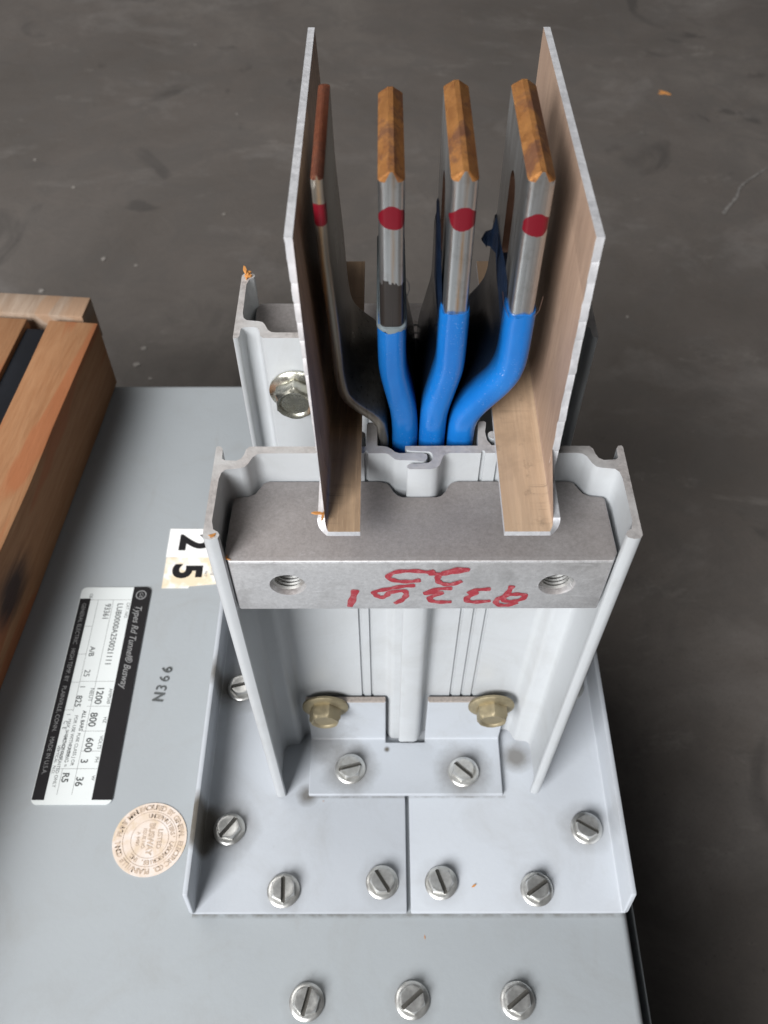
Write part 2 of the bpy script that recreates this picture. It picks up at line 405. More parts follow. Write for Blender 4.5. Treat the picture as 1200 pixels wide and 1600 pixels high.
for (x, y), s in zip(spots, sz):
    s *= .8
    a0 = rg.random()*6.3; n = 5
    ps = [(x+s*rg.uniform(.5, 1)*math.cos(a0+i*6.283/n), y+s*rg.uniform(.4, .9)*math.sin(a0+i*6.283/n)) for i in range(n)]
    prism(bm, ps, FZ-.0004, FZ+s*.25)
tag(from_bm('floor_grit', bm, ['flake_pale'], None, 0), 'pale grit and dust specks scattered over the concrete', kind='stuff')

# ------------------------------------------------------------------ the busway tap box
T = empty('busway_tap_box', (0, 0, 0))
tag(T, 'light grey metal busway tap box with an upright stub of three blue coated bars', 'electrical box')

# enclosure
bm = bmesh.new(); box(bm, -.56, .1085, -.22, .426, -.018, 0)
o = from_bm('enclosure_lid', bm, ['lid'], T); bevel(o, .0035, 4)
bm = bmesh.new(); box(bm, -.555, .1010, -.215, .416, FZ, -.0182)
box(bm, .1010, .1158, -.227, .4212, FZ, -.034); box(bm, .1158, .1166, -.227, .422, FZ, -.020); box(bm, -.567, -.5662, -.227, .422, FZ, -.020)
box(bm, -.5660, .1156, .4212, .4220, FZ, -.020); box(bm, -.5660, .1156, -.227, -.2262, FZ, -.020)
o = from_bm('enclosure_body', bm, ['lid'], T); bevel(o, .002, 3)

# slotted hex washer head screw
def make_screw(rw, rh, h, slot, name):
    bm = bmesh.new()
    N = 36
    rings = [(rw*.97, 0), (rw, .0003), (rw, .0009), (rw*.93, .00135), (rw*.80, .0016)]
    vs = []
    for r, z in rings: vs.append([bm.verts.new((r*math.cos(2*math.pi*i/N), r*math.sin(2*math.pi*i/N), z)) for i in range(N)])
    def hexr(a, r): 
        k = (a % (math.pi/3)) - math.pi/6
        return r*math.cos(math.pi/6)/math.cos(k)
    for z, f, ci in ((.0016, 1, 0), (h*.74, 1, 0), (h*.86, .99, .35), (h, .955, 1.)):
        ring = []
        for i in range(N):
            a = 2*math.pi*i/N; rr = hexr(a, rh)*f; rc = rh*math.cos(math.pi/6)*.985
            r = min(rr, rr*(1-ci)+rc*ci)
            ring.append(bm.verts.new((r*math.cos(a), r*math.sin(a), z)))
        vs.append(ring)
    for z, f in ((h+.00005, .78), (h-.00012, .60)):
        vs.append([bm.verts.new((rh*f*math.cos(2*math.pi*i/N), rh*f*math.sin(2*math.pi*i/N), z)) for i in range(N)])
    for a, b in zip(vs, vs[1:]):
        for i in range(N): bm.faces.new((a[i], a[(i+1) % N], b[(i+1) % N], b[i]))
    bm.faces.new(vs[-1]); bm.faces.new(vs[0][::-1])
    bmesh.ops.recalc_face_normals(bm, faces=bm.faces)
    me = bpy.data.meshes.new(name); bm.to_mesh(me); bm.free()
    o = bpy.data.objects.new('tmp', me); C.objects.link(o); me.materials.append(M['steel'])
    cb = bmesh.new(); box(cb, -.02, .02, -slot/2, slot/2, h-.0019, h+.01)
    bmesh.ops.recalc_face_normals(cb, faces=cb.faces)
    cm = bpy.data.meshes.new('c'); cb.to_mesh(cm); cb.free(); co = bpy.data.objects.new('c', cm); C.objects.link(co)
    b = o.modifiers.new('x', 'BOOLEAN'); b.operation = 'DIFFERENCE'; b.object = co; b.solver = 'EXACT'
    bake(o); me = o.data; bpy.data.objects.remove(o); bpy.data.objects.remove(co); me.name = name
    me.materials.append(M['slot_dark'])
    for p in me.polygons:
        if abs(p.center.z-(h-.0019)) < 1e-5 or (p.center.z < h-.0006 and abs(abs(p.center.y)-slot/2) < 1e-5): p.material_index = 1
    return me
SCREW = make_screw(.0074, .0058, .0046, .0019, 'screw')
first = [True]
def put_screw(x, y, z, slot_deg, parent, tilt=(0, 0)):
    o = bpy.data.objects.new('slotted_screw', SCREW); C.objects.link(o); o.parent = parent
    o.location = (x, y, z); o.rotation_euler = (R(tilt[0]), R(tilt[1]), R(slot_deg)); return o
for x, y, a, t in ((-.0330, .0579, 75, (1, -1)), (.0115, .0585, 38, (0, 1)), (.0560, .0583, 36, (-1, 0))):
    put_screw(x, y, .0001, a, T, t)

# ---- mounting brackets: plate with a turned-up side flange
HC = .011
def bracket(x_out, x_in, screws):
    s = 1 if x_in > x_out else -1
    z0, z1 = .0004, .003; hf = .0225; y0, y1 = .0924, .315; th = .0024; r = .0032
    prof = [(x_in, z0)]
    cx = x_out+s*r
    for i in range(6): a = i/5*math.pi/2; prof.append((cx-s*r*math.sin(a), z0+r-r*math.cos(a)))
    prof += [(x_out, hf), (x_out+s*th, hf)]
    ri = r-th
    for i in range(6): a = (1-i/5)*math.pi/2; prof.append((cx-s*(ri)*math.sin(a), z0+r-ri*math.cos(a)))
    prof.append((x_in, z1))
    bm = bmesh.new()
    # near corner of the flange is nipped off at a slope
    A = [bm.verts.new((x, y0+(.0028*(z/hf)**1.0 if z > .01 else 0), z)) for x, z in prof]
    B = [bm.verts.new((x, y1, z)) for x, z in prof]
    bm.faces.new(A); bm.faces.new(B[::-1])
    for i in range(len(prof)): j = (i+1) % len(prof); bm.faces.new((A[i], A[j], B[j], B[i]))
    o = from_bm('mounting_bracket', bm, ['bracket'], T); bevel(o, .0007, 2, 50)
    for x, y, a, t in screws: put_screw(x, y, z1+.0001, a, o, (t[0]*1.6, t[1]*1.6))
    return o
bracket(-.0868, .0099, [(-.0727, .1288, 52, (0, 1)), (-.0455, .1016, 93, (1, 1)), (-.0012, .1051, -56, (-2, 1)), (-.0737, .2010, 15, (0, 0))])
bracket(.1080, .0116, [(.0255, .1048, -70, (1, -2)), (.0683, .1020, 33, (0, 1)), (.0945, .1290, -31, (0, 0)), (.0957, .2010, 60, (0, 0))])

# ---- angle bracket holding the stub
bm = bmesh.new()
x0, x1, n0, n1_ = -.0362, .0565, .0007, .0200
def lprof(full):
    z0, z1 = .0034, .0060; yb = .1752; th = .0030; r = .0038
    pts = [(.1443, z0)]
    if not full: return [(.1443, z0), (.1706, z0), (.1706, z1), (.1443, z1)]
    cy = yb-r
    for i in range(7): a = i/6*math.pi/2; pts.append((cy+r*math.sin(a), z0+r-r*math.cos(a)))
    pts += [(yb, .0480), (yb-th, .0480)]
    for i in range(7): a = (1-i/6)*math.pi/2; pts.append((cy+(r-th)*math.sin(a), z0+r-(r-th)*math.cos(a)))
    pts.append((.1443, z1)); return pts
p = lprof(True)
A = [bm.verts.new((x0, y, z)) for y, z in p]; B = [bm.verts.new((x1, y, z)) for y, z in p]
bm.faces.new(A); bm.faces.new(B[::-1])
for i in range(len(p)): j = (i+1) % len(p); bm.faces.new((A[i], A[j], B[j], B[i]))
ANG = from_bm('angle_bracket', bm, ['angle', 'cutedge_dirty'], T, 35)
def cut(o, x0, x1, y0, y1, z0, z1):
    cb = bmesh.new(); box(cb, x0, x1, y0, y1, z0, z1); bmesh.ops.recalc_face_normals(cb, faces=cb.faces)
    cm = bpy.data.meshes.new('c'); cb.to_mesh(cm); cb.free(); co = bpy.data.objects.new('c', cm); C.objects.link(co)
    k = o.modifiers.new('x', 'BOOLEAN'); k.operation = 'DIFFERENCE'; k.object = co; k.solver = 'EXACT'
    bake(o); bpy.data.objects.remove(co)
cut(ANG, n0, n1_, .1702, .2, -.01, .1)
cut(ANG, x1-.0010, x1+.01, .1600, .2, .0475-.008, .1)
bevel(ANG, .0004, 1, 60)
for q in ANG.data.polygons:
    if q.center.z > .0478: q.material_index = 1
put_screw(-.0166, .1566, .0061, 14, ANG, (1, 0)); put_screw(.0382, .1550, .0061, -42, ANG, (2, -3))

# ---- flange bolts
def make_bolt(rf, rh, h, name, mat):
    bm = bmesh.new(); N = 48; vs = []
    for r, z in ((rf*.985, 0), (rf, .0004), (rf, .0011), (rf*.96, .0015), (rf*.72, .0024)):
        vs.append([bm.verts.new((r*math.cos(2*math.pi*i/N), r*math.sin(2*math.pi*i/N), z)) for i in range(N)])
    for z, f, ci in ((.0024, 1, 0), (h*.80, 1, 0), (h*.9, .98, .5), (h, .93, 1.)):
        ring = []
        for i in range(N):
            a = 2*math.pi*i/N; k = (a % (math.pi/3))-math.pi/6
            rr = rh*math.cos(math.pi/6)/math.cos(k)*f; rc = rh*math.cos(math.pi/6)*.96
            r = min(rr, rr*(1-ci)+rc*ci); ring.append(bm.verts.new((r*math.cos(a), r*math.sin(a), z)))
        vs.append(ring)
    for z, f in ((h-.0002, .72), (h-.0009, .62), (h-.001, .3)):
        vs.append([bm.verts.new((rh*f*math.cos(2*math.pi*i/N), rh*f*math.sin(2*math.pi*i/N), z)) for i in range(N)])
    for a, b in zip(vs, vs[1:]):
        for i in range(N): bm.faces.new((a[i], a[(i+1) % N], b[(i+1) % N], b[i]))
    bm.faces.new(vs[-1]); bm.faces.new(vs[0][::-1])
    bmesh.ops.recalc_face_normals(bm, faces=bm.faces)
    me = bpy.data.meshes.new(name); bm.to_mesh(me); bm.free(); me.materials.append(M[mat])
    for p in me.polygons: p.use_smooth = True
    me.set_sharp_from_angle(angle=R(35)); return me
BOLT_D = make_bolt(.0106, .0074, .0085, 'flange_bolt', 'brass_dull')
BOLT_B = make_bolt(.0098, .0080, .0082, 'flange_bolt', 'brass')
def put_bolt(x, y, z, spin, parent, me, back=False):
    o = bpy.data.objects.new('flange_bolt', me); C.objects.link(o); o.parent = parent; o.location = (x, y, z)
    o.rotation_euler = (Matrix.Rotation(R(90 if not back else -90), 4, 'X') @ Matrix.Rotation(R(spin), 4, 'Z')).to_euler(); return o
put_bolt(-.0272, .1724, .0440, 12, ANG, BOLT_D); put_bolt(.0492, .1724, .0447, 26, ANG, BOLT_D)

# ---- housing extrusions (cross sections read in plan)
H1 = .2169
left_out = [(-.0518, .1452), (-.0517, .1786), (-.0513, .1792), (-.0502, .1790), (-.0496, .1780), (-.0494, .1742), (-.0486, .1735), (-.0450, .1733), (-.0436, .1741), (-.0428, .1757), (-.0424, .1778), (-.0414, .1790)]
left_in = [(-.0372, .1762), (-.0388, .1759), (-.0400, .1748), (-.0413, .1720), (-.0422, .1708), (-.0436, .1703), (-.0478, .1698), (-.0490, .1685), (-.0495, .1660), (-.0497, .1505), (-.0490, .1475), (-.0476, .1466), (-.0470, .1455), (-.0474, .1444), (-.0492, .1438), (-.0510, .1441)]
def groove(x, s=1, y=.1762, w=.00042, d=.0010):
    a = [(x+s*w*1.6, y), (x+s*w, y+d), (x-s*w, y+d), (x-s*w*1.6, y)]
    return a
halfL = left_out + [(-.0055, .1790), (-.0053, .1884), (-.0046, .1890), (-.0026, .1890), (-.0022, .1880), (-.0021, .1792), (-.0004, .1791), (.0010, .1788), (.0024, .1778), (.0034, .1767), (.0046, .1762), (.0122, .1762), (.0131, .1757), (.0133, .1744), (.0128, .1733), (.0117, .1728), (.0094, .1732),
         (.0046, .1734), (.0034, .1737), (.0024, .1747), (.0014, .1758), (.0004, .1762)] + groove(-.0055) + groove(-.0097) + left_in
mr = [(2*HC-x, y) for x, y in (left_out)][::-1]
mi_ = [(2*HC-x, y) for x, y in (left_in)][::-1]
halfR = [(.0066, .1791), (.0290, .1792), (.0296, .1884), (.0300, .1892), (.0314, .1896), (.0322, .1890), (.0320, .1872), (.0316, .1850), (.0320, .1815), (.0332, .1794)] + mr + mi_ + groove(.0403, 1) + groove(.0355, 1) + groove(.0305, 1) + \
        [(.0205, .1763), (.0190, .1759), (.0181, .1748), (.0176, .1735), (.0170, .1715), (.0158, .1703), (.0142, .1698), (.0078, .1698), (.0071, .1703), (.0070, .1712), (.0078, .1719), (.0118, .1721), (.0136, .1724), (.0147, .1734), (.0151, .1747), (.0148, .1760), (.0140, .1768), (.0083, .1771), (.0070, .1776)]
def extrusion(pts, z0, mirror, tube):
    tp = [(tube[0]+.0016*math.cos(R(a)), tube[1]+.0016*math.sin(R(a))) for a in range(0, 360, 24)]
    if mirror: pts = [(x, .4074-y) for x, y in pts][::-1]; tp = [(x, .4074-y) for x, y in tp][::-1]
    bm = bmesh.new(); prism(bm, pts, z0, H1, 0, 1); prism(bm, tp, z0, H1-.0006, 0, 1)
    o = from_bm('housing_extrusion', bm, ['housing', 'sawcut'], T, 50)
    return o
extrusion(halfL, .0034, False, (-.0073, .1842)); extrusion(halfR, .0080, False, (.0341, .1842))
rl = extrusion(halfL, .0034, True, (-.0073, .1842)); rr = extrusion(halfR, .0080, True, (.0341, .1842))
b = put_bolt(-.0318, .2279, .1925, 30, rl, BOLT_B)
put_bolt(.0545, .2279, .1925, 40, rr, BOLT_B)

# ---- cast splice blocks
bp = [(-.0462, .1450), (-.0478, .1480), (-.0472, .1684), (-.0462, .1693), (-.0425, .1697), (-.0405, .1708), (-.0392, .1730), (-.0382, .1750), (-.0366, .1757),
      (-.0012, .1757), (.0008, .1750), (.0020, .1737), (.0030, .1716), (.0044, .1700), (.0060, .1693), (.0164, .1693), (.0180, .1700), (.0193, .1716), (.0203, .1737), (.0215, .1751), (.0232, .1757),
      (.0586, .1757), (.0602, .1750), (.0612, .1730), (.0625, .1708), (.0645, .1697), (.0682, .1693), (.0692, .1684), (.0698, .1480), (.0682, .1450)]
def make_block():
    bm = bmesh.new(); prism(bm, bp, .1765, .2040)
    o = from_bm('splice_block', bm, ['cast'], T)
    bevel(o, .0011, 3, 40)
    for hx in (-.0297, .0533):
        for r, d in ((.0051, .022), (.0066, .0012)):
            cb = bmesh.new(); bmesh.ops.create_cone(cb, cap_ends=True, segments=40, radius1=r, radius2=(r if d > .01 else .0051), depth=d+.002, matrix=Matrix.Translation((hx, .1440+(d)/2, .1909)) @ Matrix.Rotation(R(-90), 4, 'X'))
            bmesh.ops.recalc_face_normals(cb, faces=cb.faces)
            cm = bpy.data.meshes.new('c'); cb.to_mesh(cm); cb.free(); co = bpy.data.objects.new('c', cm); C.objects.link(co)
            k = o.modifiers.new('x', 'BOOLEAN'); k.operation = 'DIFFERENCE'; k.object = co; k.solver = 'EXACT'
            bake(o); bpy.data.objects.remove(co)
    return o
BLK = make_block()
# threads: helical ridge inside each hole
bm = bmesh.new(); N = 40; turns = 11; pitch = .00125
rows = []
for i in range(N*turns+1):
    a = 2*math.pi*i/N; y = .0008+pitch*i/N
    rows.append([bm.verts.new((r*math.cos(a), y+dy, r*math.sin(a))) for r, dy in ((.00512, 0), (.0043, pitch*.42), (.0043, pitch*.55), (.00512, pitch*.97))])
for a, b in zip(rows, rows[1:]):
    for k in range(3): bm.faces.new((a[k], a[k+1], b[k+1], b[k]))
me = bpy.data.meshes.new('thread'); bmesh.ops.recalc_face_normals(bm, faces=bm.faces); bm.to_mesh(me); bm.free(); me.materials.append(M['alum'])
for p in me.polygons: p.use_smooth = False
for hx in (-.0297, .0533):
    o = bpy.data.objects.new('screw_thread', me); C.objects.link(o); o.parent = BLK; o.location = (hx, .1450, .1909)
# red marker writing, upside down on the near face: 93361 over 25
strokes = {
 'one': [(-8.92, 188.41), (-9.9, 183.2), (-11.06, 178.06)],
 'six': [(9.62, 190.76), (5.43, 190.15), (.95, 188.69), (-2.9, 187.01), (-2.6, 185.2), (-1.0, 183.77), (.8, 184.9), (1.52, 186.57), (6.0, 187.61), (6.9, 185.2), (5.6, 182.2), (3.27, 180.02)],
 'three': [(21.21, 189.04), (16.73, 188.64), (12.87, 186.3), (15.5, 186.4), (17.96, 186.51), (14.69, 183.9), (14.6, 182.0), (17.1, 180.95), (21.41, 181.06)],
 'three_b': [(33.18, 188.58), (29.16, 188.17), (26.6, 186.6), (28.74, 186.47), (26.43, 183.9), (26.0, 182.0), (28.6, 180.95), (33.75, 181.6)],
 'nine': [(39.59, 190.66), (38.9, 187.2), (37.71, 182.3), (40.53, 181.3), (43.43, 182.6), (44.3, 184.69), (42.2, 185.57), (38.9, 185.1), (36.5, 183.4), (35.45, 181.4), (36.4, 179.3), (39.21, 179.0), (42.48, 180.65)],
 'five': [(11.2, 193.86), (7.61, 193.05), (3.6, 193.5), (1.21, 195.6), (3.39, 198.3), (8.57, 199.0), (13.52, 198.3), (15.12, 199.29)],
 'two': [(13.4, 197.6), (17.43, 197.3), (21.0, 198.2), (24.95, 199.3), (22.71, 200.0), (19.0, 198.5), (16.6, 196.2), (16.5, 193.4), (18.3, 191.7), (21.06, 191.6), (23.83, 193.41)]}
def smooth_path(P, n=7):
    out = []
    for i in range(len(P)-1):
        p0 = Vector(P[max(i-1, 0)]); p1 = Vector(P[i]); p2 = Vector(P[i+1]); p3 = Vector(P[min(i+2, len(P)-1)])
        for k in range(n):
            t = k/n
            out.append(.5*((2*p1)+(-p0+p2)*t+(2*p0-5*p1+4*p2-p3)*t*t+(-p0+3*p1-3*p2+p3)*t**3))
    out.append(Vector(P[-1])); return out
cnt = 0
for nm, P in strokes.items():
    bm = bmesh.new(); pts = smooth_path(P); w = 1.02 if nm != 'one' else 1.25
    L = []
    for i, p in enumerate(pts):
        t = (pts[min(i+1, len(pts)-1)]-pts[max(i-1, 0)]).normalized(); nn = Vector((-t.y, t.x))
        ww = w*(.92+.16*math.sin(i*.9))
        if i in (0, len(pts)-1): ww *= .62
        cnt += 1; y = .1450-.00010-cnt*2.5e-7
        L.append((bm.verts.new(((p.x+nn.x*ww)*.001, y, (p.y+nn.y*ww)*.001)), bm.verts.new(((p.x-nn.x*ww)*.001, y, (p.y-nn.y*ww)*.001))))
    for a, b in zip(L, L[1:]):
        try: bm.faces.new((a[0], a[1], b[1], b[0]))
        except ValueError: pass
    from_bm('marker_numeral', bm, ['marker'], BLK, 0)
rb = bpy.data.objects.new('splice_block', BLK.data); C.objects.link(rb); rb.parent = T
rb.rotation_euler = (0, 0, math.pi); rb.location = (.022, .4074, 0)

# ---- aluminium side plates with kraft film on the inner face
def side_plate(x_out, s, foot_x, lean, kraft, kraft_foot, seed):
    """x_out: outer face at the foot, s: +1 when the inner face looks to +X"""
    rg = random.Random(seed); th = .0020; zf = .2190; r = .0034; zb = zf-th+r+.0006
    bm = bmesh.new()
    # upright sheet outline in (y, z), nibbled near edge
    out = [(.1484, zb), (.1635, zb+.0004)]
    z = zb+.004; ztop = .3002; first_y = .1646
    out.append((.1643, zb+.0022))
    n = 13
    for i in range(n):
        za = z+(ztop-.001-z)*i/n; zc = z+(ztop-.001-z)*(i+1)/n
        ya = first_y+(.1680-first_y)*i/n; yc = first_y+(.1680-first_y)*(i+1)/n
        amp = .00030*rg.uniform(.5, 1.3)
        out += [(ya+amp*.2, za), (ya-amp, za+(zc-za)*.22), (yc-amp*.2, zc-(zc-za)*.05)]
    out += [(.1680, ztop), (.2728, ztop-.0012), (.2722, zb)]
    jit = [rg.uniform(-.00009, .00009) for _ in out]
    jit[0] = jit[1] = jit[-1] = jit[-2] = 0
    def X(z): return lean*(z-zb)
    A = [bm.verts.new((x_out+X(z)+(j if i > 2 else 0), y, z)) for i, ((y, z), j) in enumerate(zip(out, jit))]
    B = [bm.verts.new((x_out+X(z)+s*th+(j if i > 2 else 0), y, z)) for i, ((y, z), j) in enumerate(zip(out, jit))]
    fa = bm.faces.new(A); fb = bm.faces.new(B[::-1]); fa.material_index = 0; fb.material_index = 2
    for i in range(len(out)):
        j = (i+1) % len(out); f = bm.faces.new((A[i], A[j], B[j], B[i])); f.material_index = 1
    bmesh.ops.triangulate(bm, faces=[fa, fb], ngon_method='EAR_CLIP')
    # bend and foot
    cx = x_out+s*r; zc = zf-th+r; P = []; Q = []
    P.append((x_out, zb-.00002)); Q.append((x_out+s*th, zb-.00002))
    for i in range(7):
        a = i/6*math.pi/2
        P.append((cx-s*r*math.cos(a), zc-r*math.sin(a))); Q.append((cx-s*(r-th)*math.cos(a), zc-(r-th)*math.sin(a)))
    P.append((foot_x, zf-th)); Q.append((foot_x, zf))
    y0, y1 = .1450, .2675
    def near(i): return y0+.0034*(1-min(1, i/6))   # upper part of the bend starts slightly farther back
    PA = [bm.verts.new((x, near(i), z)) for i, (x, z) in enumerate(P)]; QA = [bm.verts.new((x, near(i), z)) for i, (x, z) in enumerate(Q)]
    PB = [bm.verts.new((x, y1, z)) for x, z in P]; QB = [bm.verts.new((x, y1, z)) for x, z in Q]
    for i in range(len(P)-1):
        bm.faces.new((PA[i], PA[i+1], PB[i+1], PB[i])).material_index = 0
        bm.faces.new((QA[i], QB[i], QB[i+1], QA[i+1])).material_index = 2 if i < 3 else 3
        bm.faces.new((PA[i], QA[i], QA[i+1], PA[i+1])).material_index = 1
        bm.faces.new((PB[i], PB[i+1], QB[i+1], QB[i])).material_index = 1
    bm.faces.new((PA[-1], QA[-1], QB[-1], PB[-1])).material_index = 1
    bm.faces.new((PA[0], PB[0], QB[0], QA[0])).material_index = 1
    return from_bm('side_plate', bm, ['alum', 'alum_edge', kraft, kraft_foot], T, 30)
side_plate(-.0188, 1, -.0068, -.046, 'kraft_brown', 'kraft_foot_brown', 4)
side_plate(.0500, -1, .0342, -.002, 'kraft_pink', 'kraft_foot', 9)

# ---- bus bars
def section(tx, y0, y1, n=8, round_=.50):
    """rounded bar section in (offset, y), near end and far end half round"""
    r = tx*round_*.98; h = tx/2; pts = []; n //= 2
    for cx_, cy_, a0 in ((-h+r, y0+r, 180), (h-r, y0+r, 270), (h-r, y1-r, 0), (-h+r, y1-r, 90)):
        for i in range(n+1):
            a = R(a0+90*i/n); pts.append((cx_+r*math.cos(a), cy_+r*math.sin(a)))
    return pts
def interp(path, z):
    for (x0, z0), (x1, z1) in zip(path, path[1:]):
        if z1 <= z <= z0: t = (z0-z)/(z0-z1); return x0+(x1-x0)*t
    return path[-1][0] if z < path[-1][1] else path[0][0]
def smooth_center(path, z_hi, z_lo, step=.0012):
    """vertical centre line, rounded at the bends"""
    zs = []; z = z_hi
    while z > z_lo: zs.append(z); z -= step
    zs.append(z_lo)
    def f(z):
        w = .0032; return sum(interp(path, z+w*k/4) for k in range(-4, 5))/9
    return [(f(z), z) for z in zs]
def sweep(bm, ctr, sec, mi=0, cap_top=True):
    rings = []
    for i, (x, z) in enumerate(ctr):
        a = ctr[max(i-1, 0)]; b = ctr[min(i+1, len(ctr)-1)]
        t = Vector((b[0]-a[0], b[1]-a[1])).normalized(); nn = Vector((-t.y, t.x))   # t points down
        if nn.x < 0: nn = -nn
        rings.append([bm.verts.new((x+nn.x*o, y, z+nn.y*o)) for o, y in sec])
    for a, b in zip(rings, rings[1:]):
        for i in range(len(sec)):
            j = (i+1) % len(sec); bm.faces.new((a[i], a[j], b[j], b[i])).material_index = mi
    bm.faces.new(rings[-1][::-1]).material_index = mi
    if cap_top: bm.faces.new(rings[0]).material_index = mi
    return rings
def bar(path, tx, y0, y1, ztop, mats, slot=True, ridge=.0026, zlow=.12):
    bm = bmesh.new(); sec = section(tx, y0, y1, 8, .27 if tx > .005 else .4)
    ctr = smooth_center(path, ztop-ridge, zlow, .0022)
    rings = sweep(bm, ctr, sec, 0, False)
    cx = ctr[0][0]; top = rings[0]
    # two saw bevels rising to a narrow ridge; the far corner is clipped
    r2 = []
    for o, y in sec:
        yy = y
        yy = min(y, y1-.0016)
        if abs(y-y0) > .00001 and y < y0+.002: yy = y0+(y-y0)*.25
        r2.append(bm.verts.new((cx+o*.20, yy, ztop-(.0007 if y > y1-.004 else 0))))
    N = len(sec)
    for i in range(N):
        j = (i+1) % N; f = bm.faces.new((top[i], top[j], r2[j], r2[i])); f.material_index = 0 if (sec[i][1] < y0+.00005 and sec[j][1] < y0+.00005) else 1
    bm.faces.new(r2).material_index = 1
    o = from_bm('busbar', bm, mats, T, 45)
    if slot:
        cb = bmesh.new(); pts = []
        zc0, zc1, ya = .268, .2875, .2045; rr = .0058
        for i in range(13): a = math.pi*i/12; pts.append((ya+rr*math.cos(a), zc1+rr*math.sin(a)))
        for i in range(13): a = math.pi+math.pi*i/12; pts.append((ya+rr*math.cos(a), zc0+rr*math.sin(a)))
        A = [cb.verts.new((cx-.01, y, z)) for y, z in pts]; B = [cb.verts.new((cx+.01, y, z)) for y, z in pts]
        cb.faces.new(A); cb.faces.new(B[::-1])
        for i in range(len(pts)): j = (i+1) % len(pts); cb.faces.new((A[i], A[j], B[j], B[i]))
        bmesh.ops.recalc_face_normals(cb, faces=cb.faces)
        cm = bpy.data.meshes.new('c'); cb.to_mesh(cm); cb.free(); co = bpy.data.objects.new('c', cm); C.objects.link(co)
        k = o.modifiers.new('x', 'BOOLEAN'); k.operation = 'DIFFERENCE'; k.object = co; k.solver = 'EXACT'
        bake(o); bpy.data.objects.remove(co)
        for p in o.data.polygons:
            c = p.center
            if abs(c.x-cx) < tx*.42 and .197 < c.y < .212 and .260 < c.z < .295 and abs(p.normal.x) < .3: p.material_index = 2
    return o
def sleeve(path, tx, y0, y1, ztop, parent, seed, tint=None):
    rg = random.Random(seed); bm = bmesh.new(); sec = section(tx, y0, y1, 12, .40)
    ctr = smooth_center(path, ztop, .12, .0012)
    rings = sweep(bm, ctr, sec, 0, True)
    for v in rings[0]: v.co.z += rg.uniform(-.0005, .0005)+ (.0006 if v.co.y > y0+.002 else 0)
    cx = ctr[0][0]
    for v in rings[0]: v.co.x = cx+(v.co.x-cx)*.93
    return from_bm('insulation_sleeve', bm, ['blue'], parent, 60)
P1 = [(-.0155, .31), (-.0150, .284), (-.0136, .262), (-.0128, .242), (-.0118, .2345), (-.0104, .2312), (-.0048, .2262), (-.0012, .2235), (0, .2150), (0, .12)]
P2 = [(.0018, .31), (.0021, .276), (.0023, .2500), (.0026, .2430), (.0060, .2265), (.0066, .2190), (.0067, .12)]
P3 = [(.0190, .31), (.0192, .2520), (.0191, .2440), (.0154, .2265), (.0151, .218), (.0151, .12)]
P4 = [(.0368, .31), (.0370, .2520), (.0367, .2445), (.0350, .2390), (.0262, .2270), (.0243, .2215), (.0241, .213), (.0241, .12)]
MB1 = mat_bar('ground_bar_face', -.0152, .2957, .0030, None, 1.0, base=((.22, .20, .17), (.36, .34, .30)), met=.7)
g = bar(P1, .0031, .183, .2274, .3062, [MB1, 'copper_red', 'slot'], False, .0012)
tag(g, 'thin bare bar without blue coating')
b2 = bar(P2, .0064, .183, .2250, .3070, [mat_bar('bar_face', .0020, .2948, .0031,   .2752, .5, ribx=.0004), 'copper', 'slot'])
b3 = bar(P3, .0066, .183, .2280, .3072, [mat_bar('bar_face', .0192, .2945, .0031, None, .85, ribx=.0003), 'copper', 'slot'])
b4 = bar(P4, .0066, .183, .2288, .3070, [mat_bar('bar_face', .0370, .2927, .0031, None, .15, ribx=.001), 'copper', 'slot'])
tag(b2, 'bar with dark sludge above the blue coating')
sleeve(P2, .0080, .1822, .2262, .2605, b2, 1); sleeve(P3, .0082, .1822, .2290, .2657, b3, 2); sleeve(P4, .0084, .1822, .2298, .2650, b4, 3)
# grey residue ring at the rim of the second bar's coating
bm = bmesh.new(); sec = section(.0083, .18205, .2264, 12, .40)
ctr = [(interp(P2, z), z) for z in (.2611, .2607, .2603, .2599)]
rg = random.Random(5)
rs = sweep(bm, ctr, sec, 0, True)
for v in rs[-1]: v.co.z += rg.uniform(-.0006, .0003)
for v in rs[0]: v.co.x = ctr[0][0]+(v.co.x-ctr[0][0])*.9
from_bm('coating_residue', bm, ['residue'], b2, 60)
# shreds of coating left standing
def shred(pts, y, parent, seed, thick=.0007):
    rg = random.Random(seed); bm = bmesh.new()
    A = [bm.verts.new((x, y+rg.uniform(-.0012, .0012), z)) for x, z in pts]
    B = [bm.verts.new((v.co.x+rg.uniform(-.0002, .0002), v.co.y+thick, v.co.z)) for v in A]
    f1 = bm.faces.new(A); f2 = bm.faces.new(B[::-1])
    for i in range(len(pts)): j = (i+1) % len(pts); bm.faces.new((A[i], A[j], B[j], B[i]))
    bmesh.ops.triangulate(bm, faces=[f1, f2])
    return from_bm('coating_shred', bm, ['shred'], parent, 30)
shred([(.0282, .2906), (.0290, .2870), (.0302, .2820), (.0317, .2770), (.0331, .2707), (.0338, .2640), (.0342, .2560), (.0330, .2560), (.0322, .2620), (.0306, .2690), (.0296, .2748), (.0290, .2800), (.0277, .2818), (.0270, .2826), (.0266, .2812), (.0263, .2824), (.0252, .2828), (.0258, .2850), (.0273, .2862)], .190, b4, 11)
shred([(.0134, .2905), (.0138, .2912), (.0142, .2902), (.0150, .2771), (.0162, .2601), (.0150, .2601), (.0140, .2680), (.0137, .2771)], .187, b3, 12, .010)

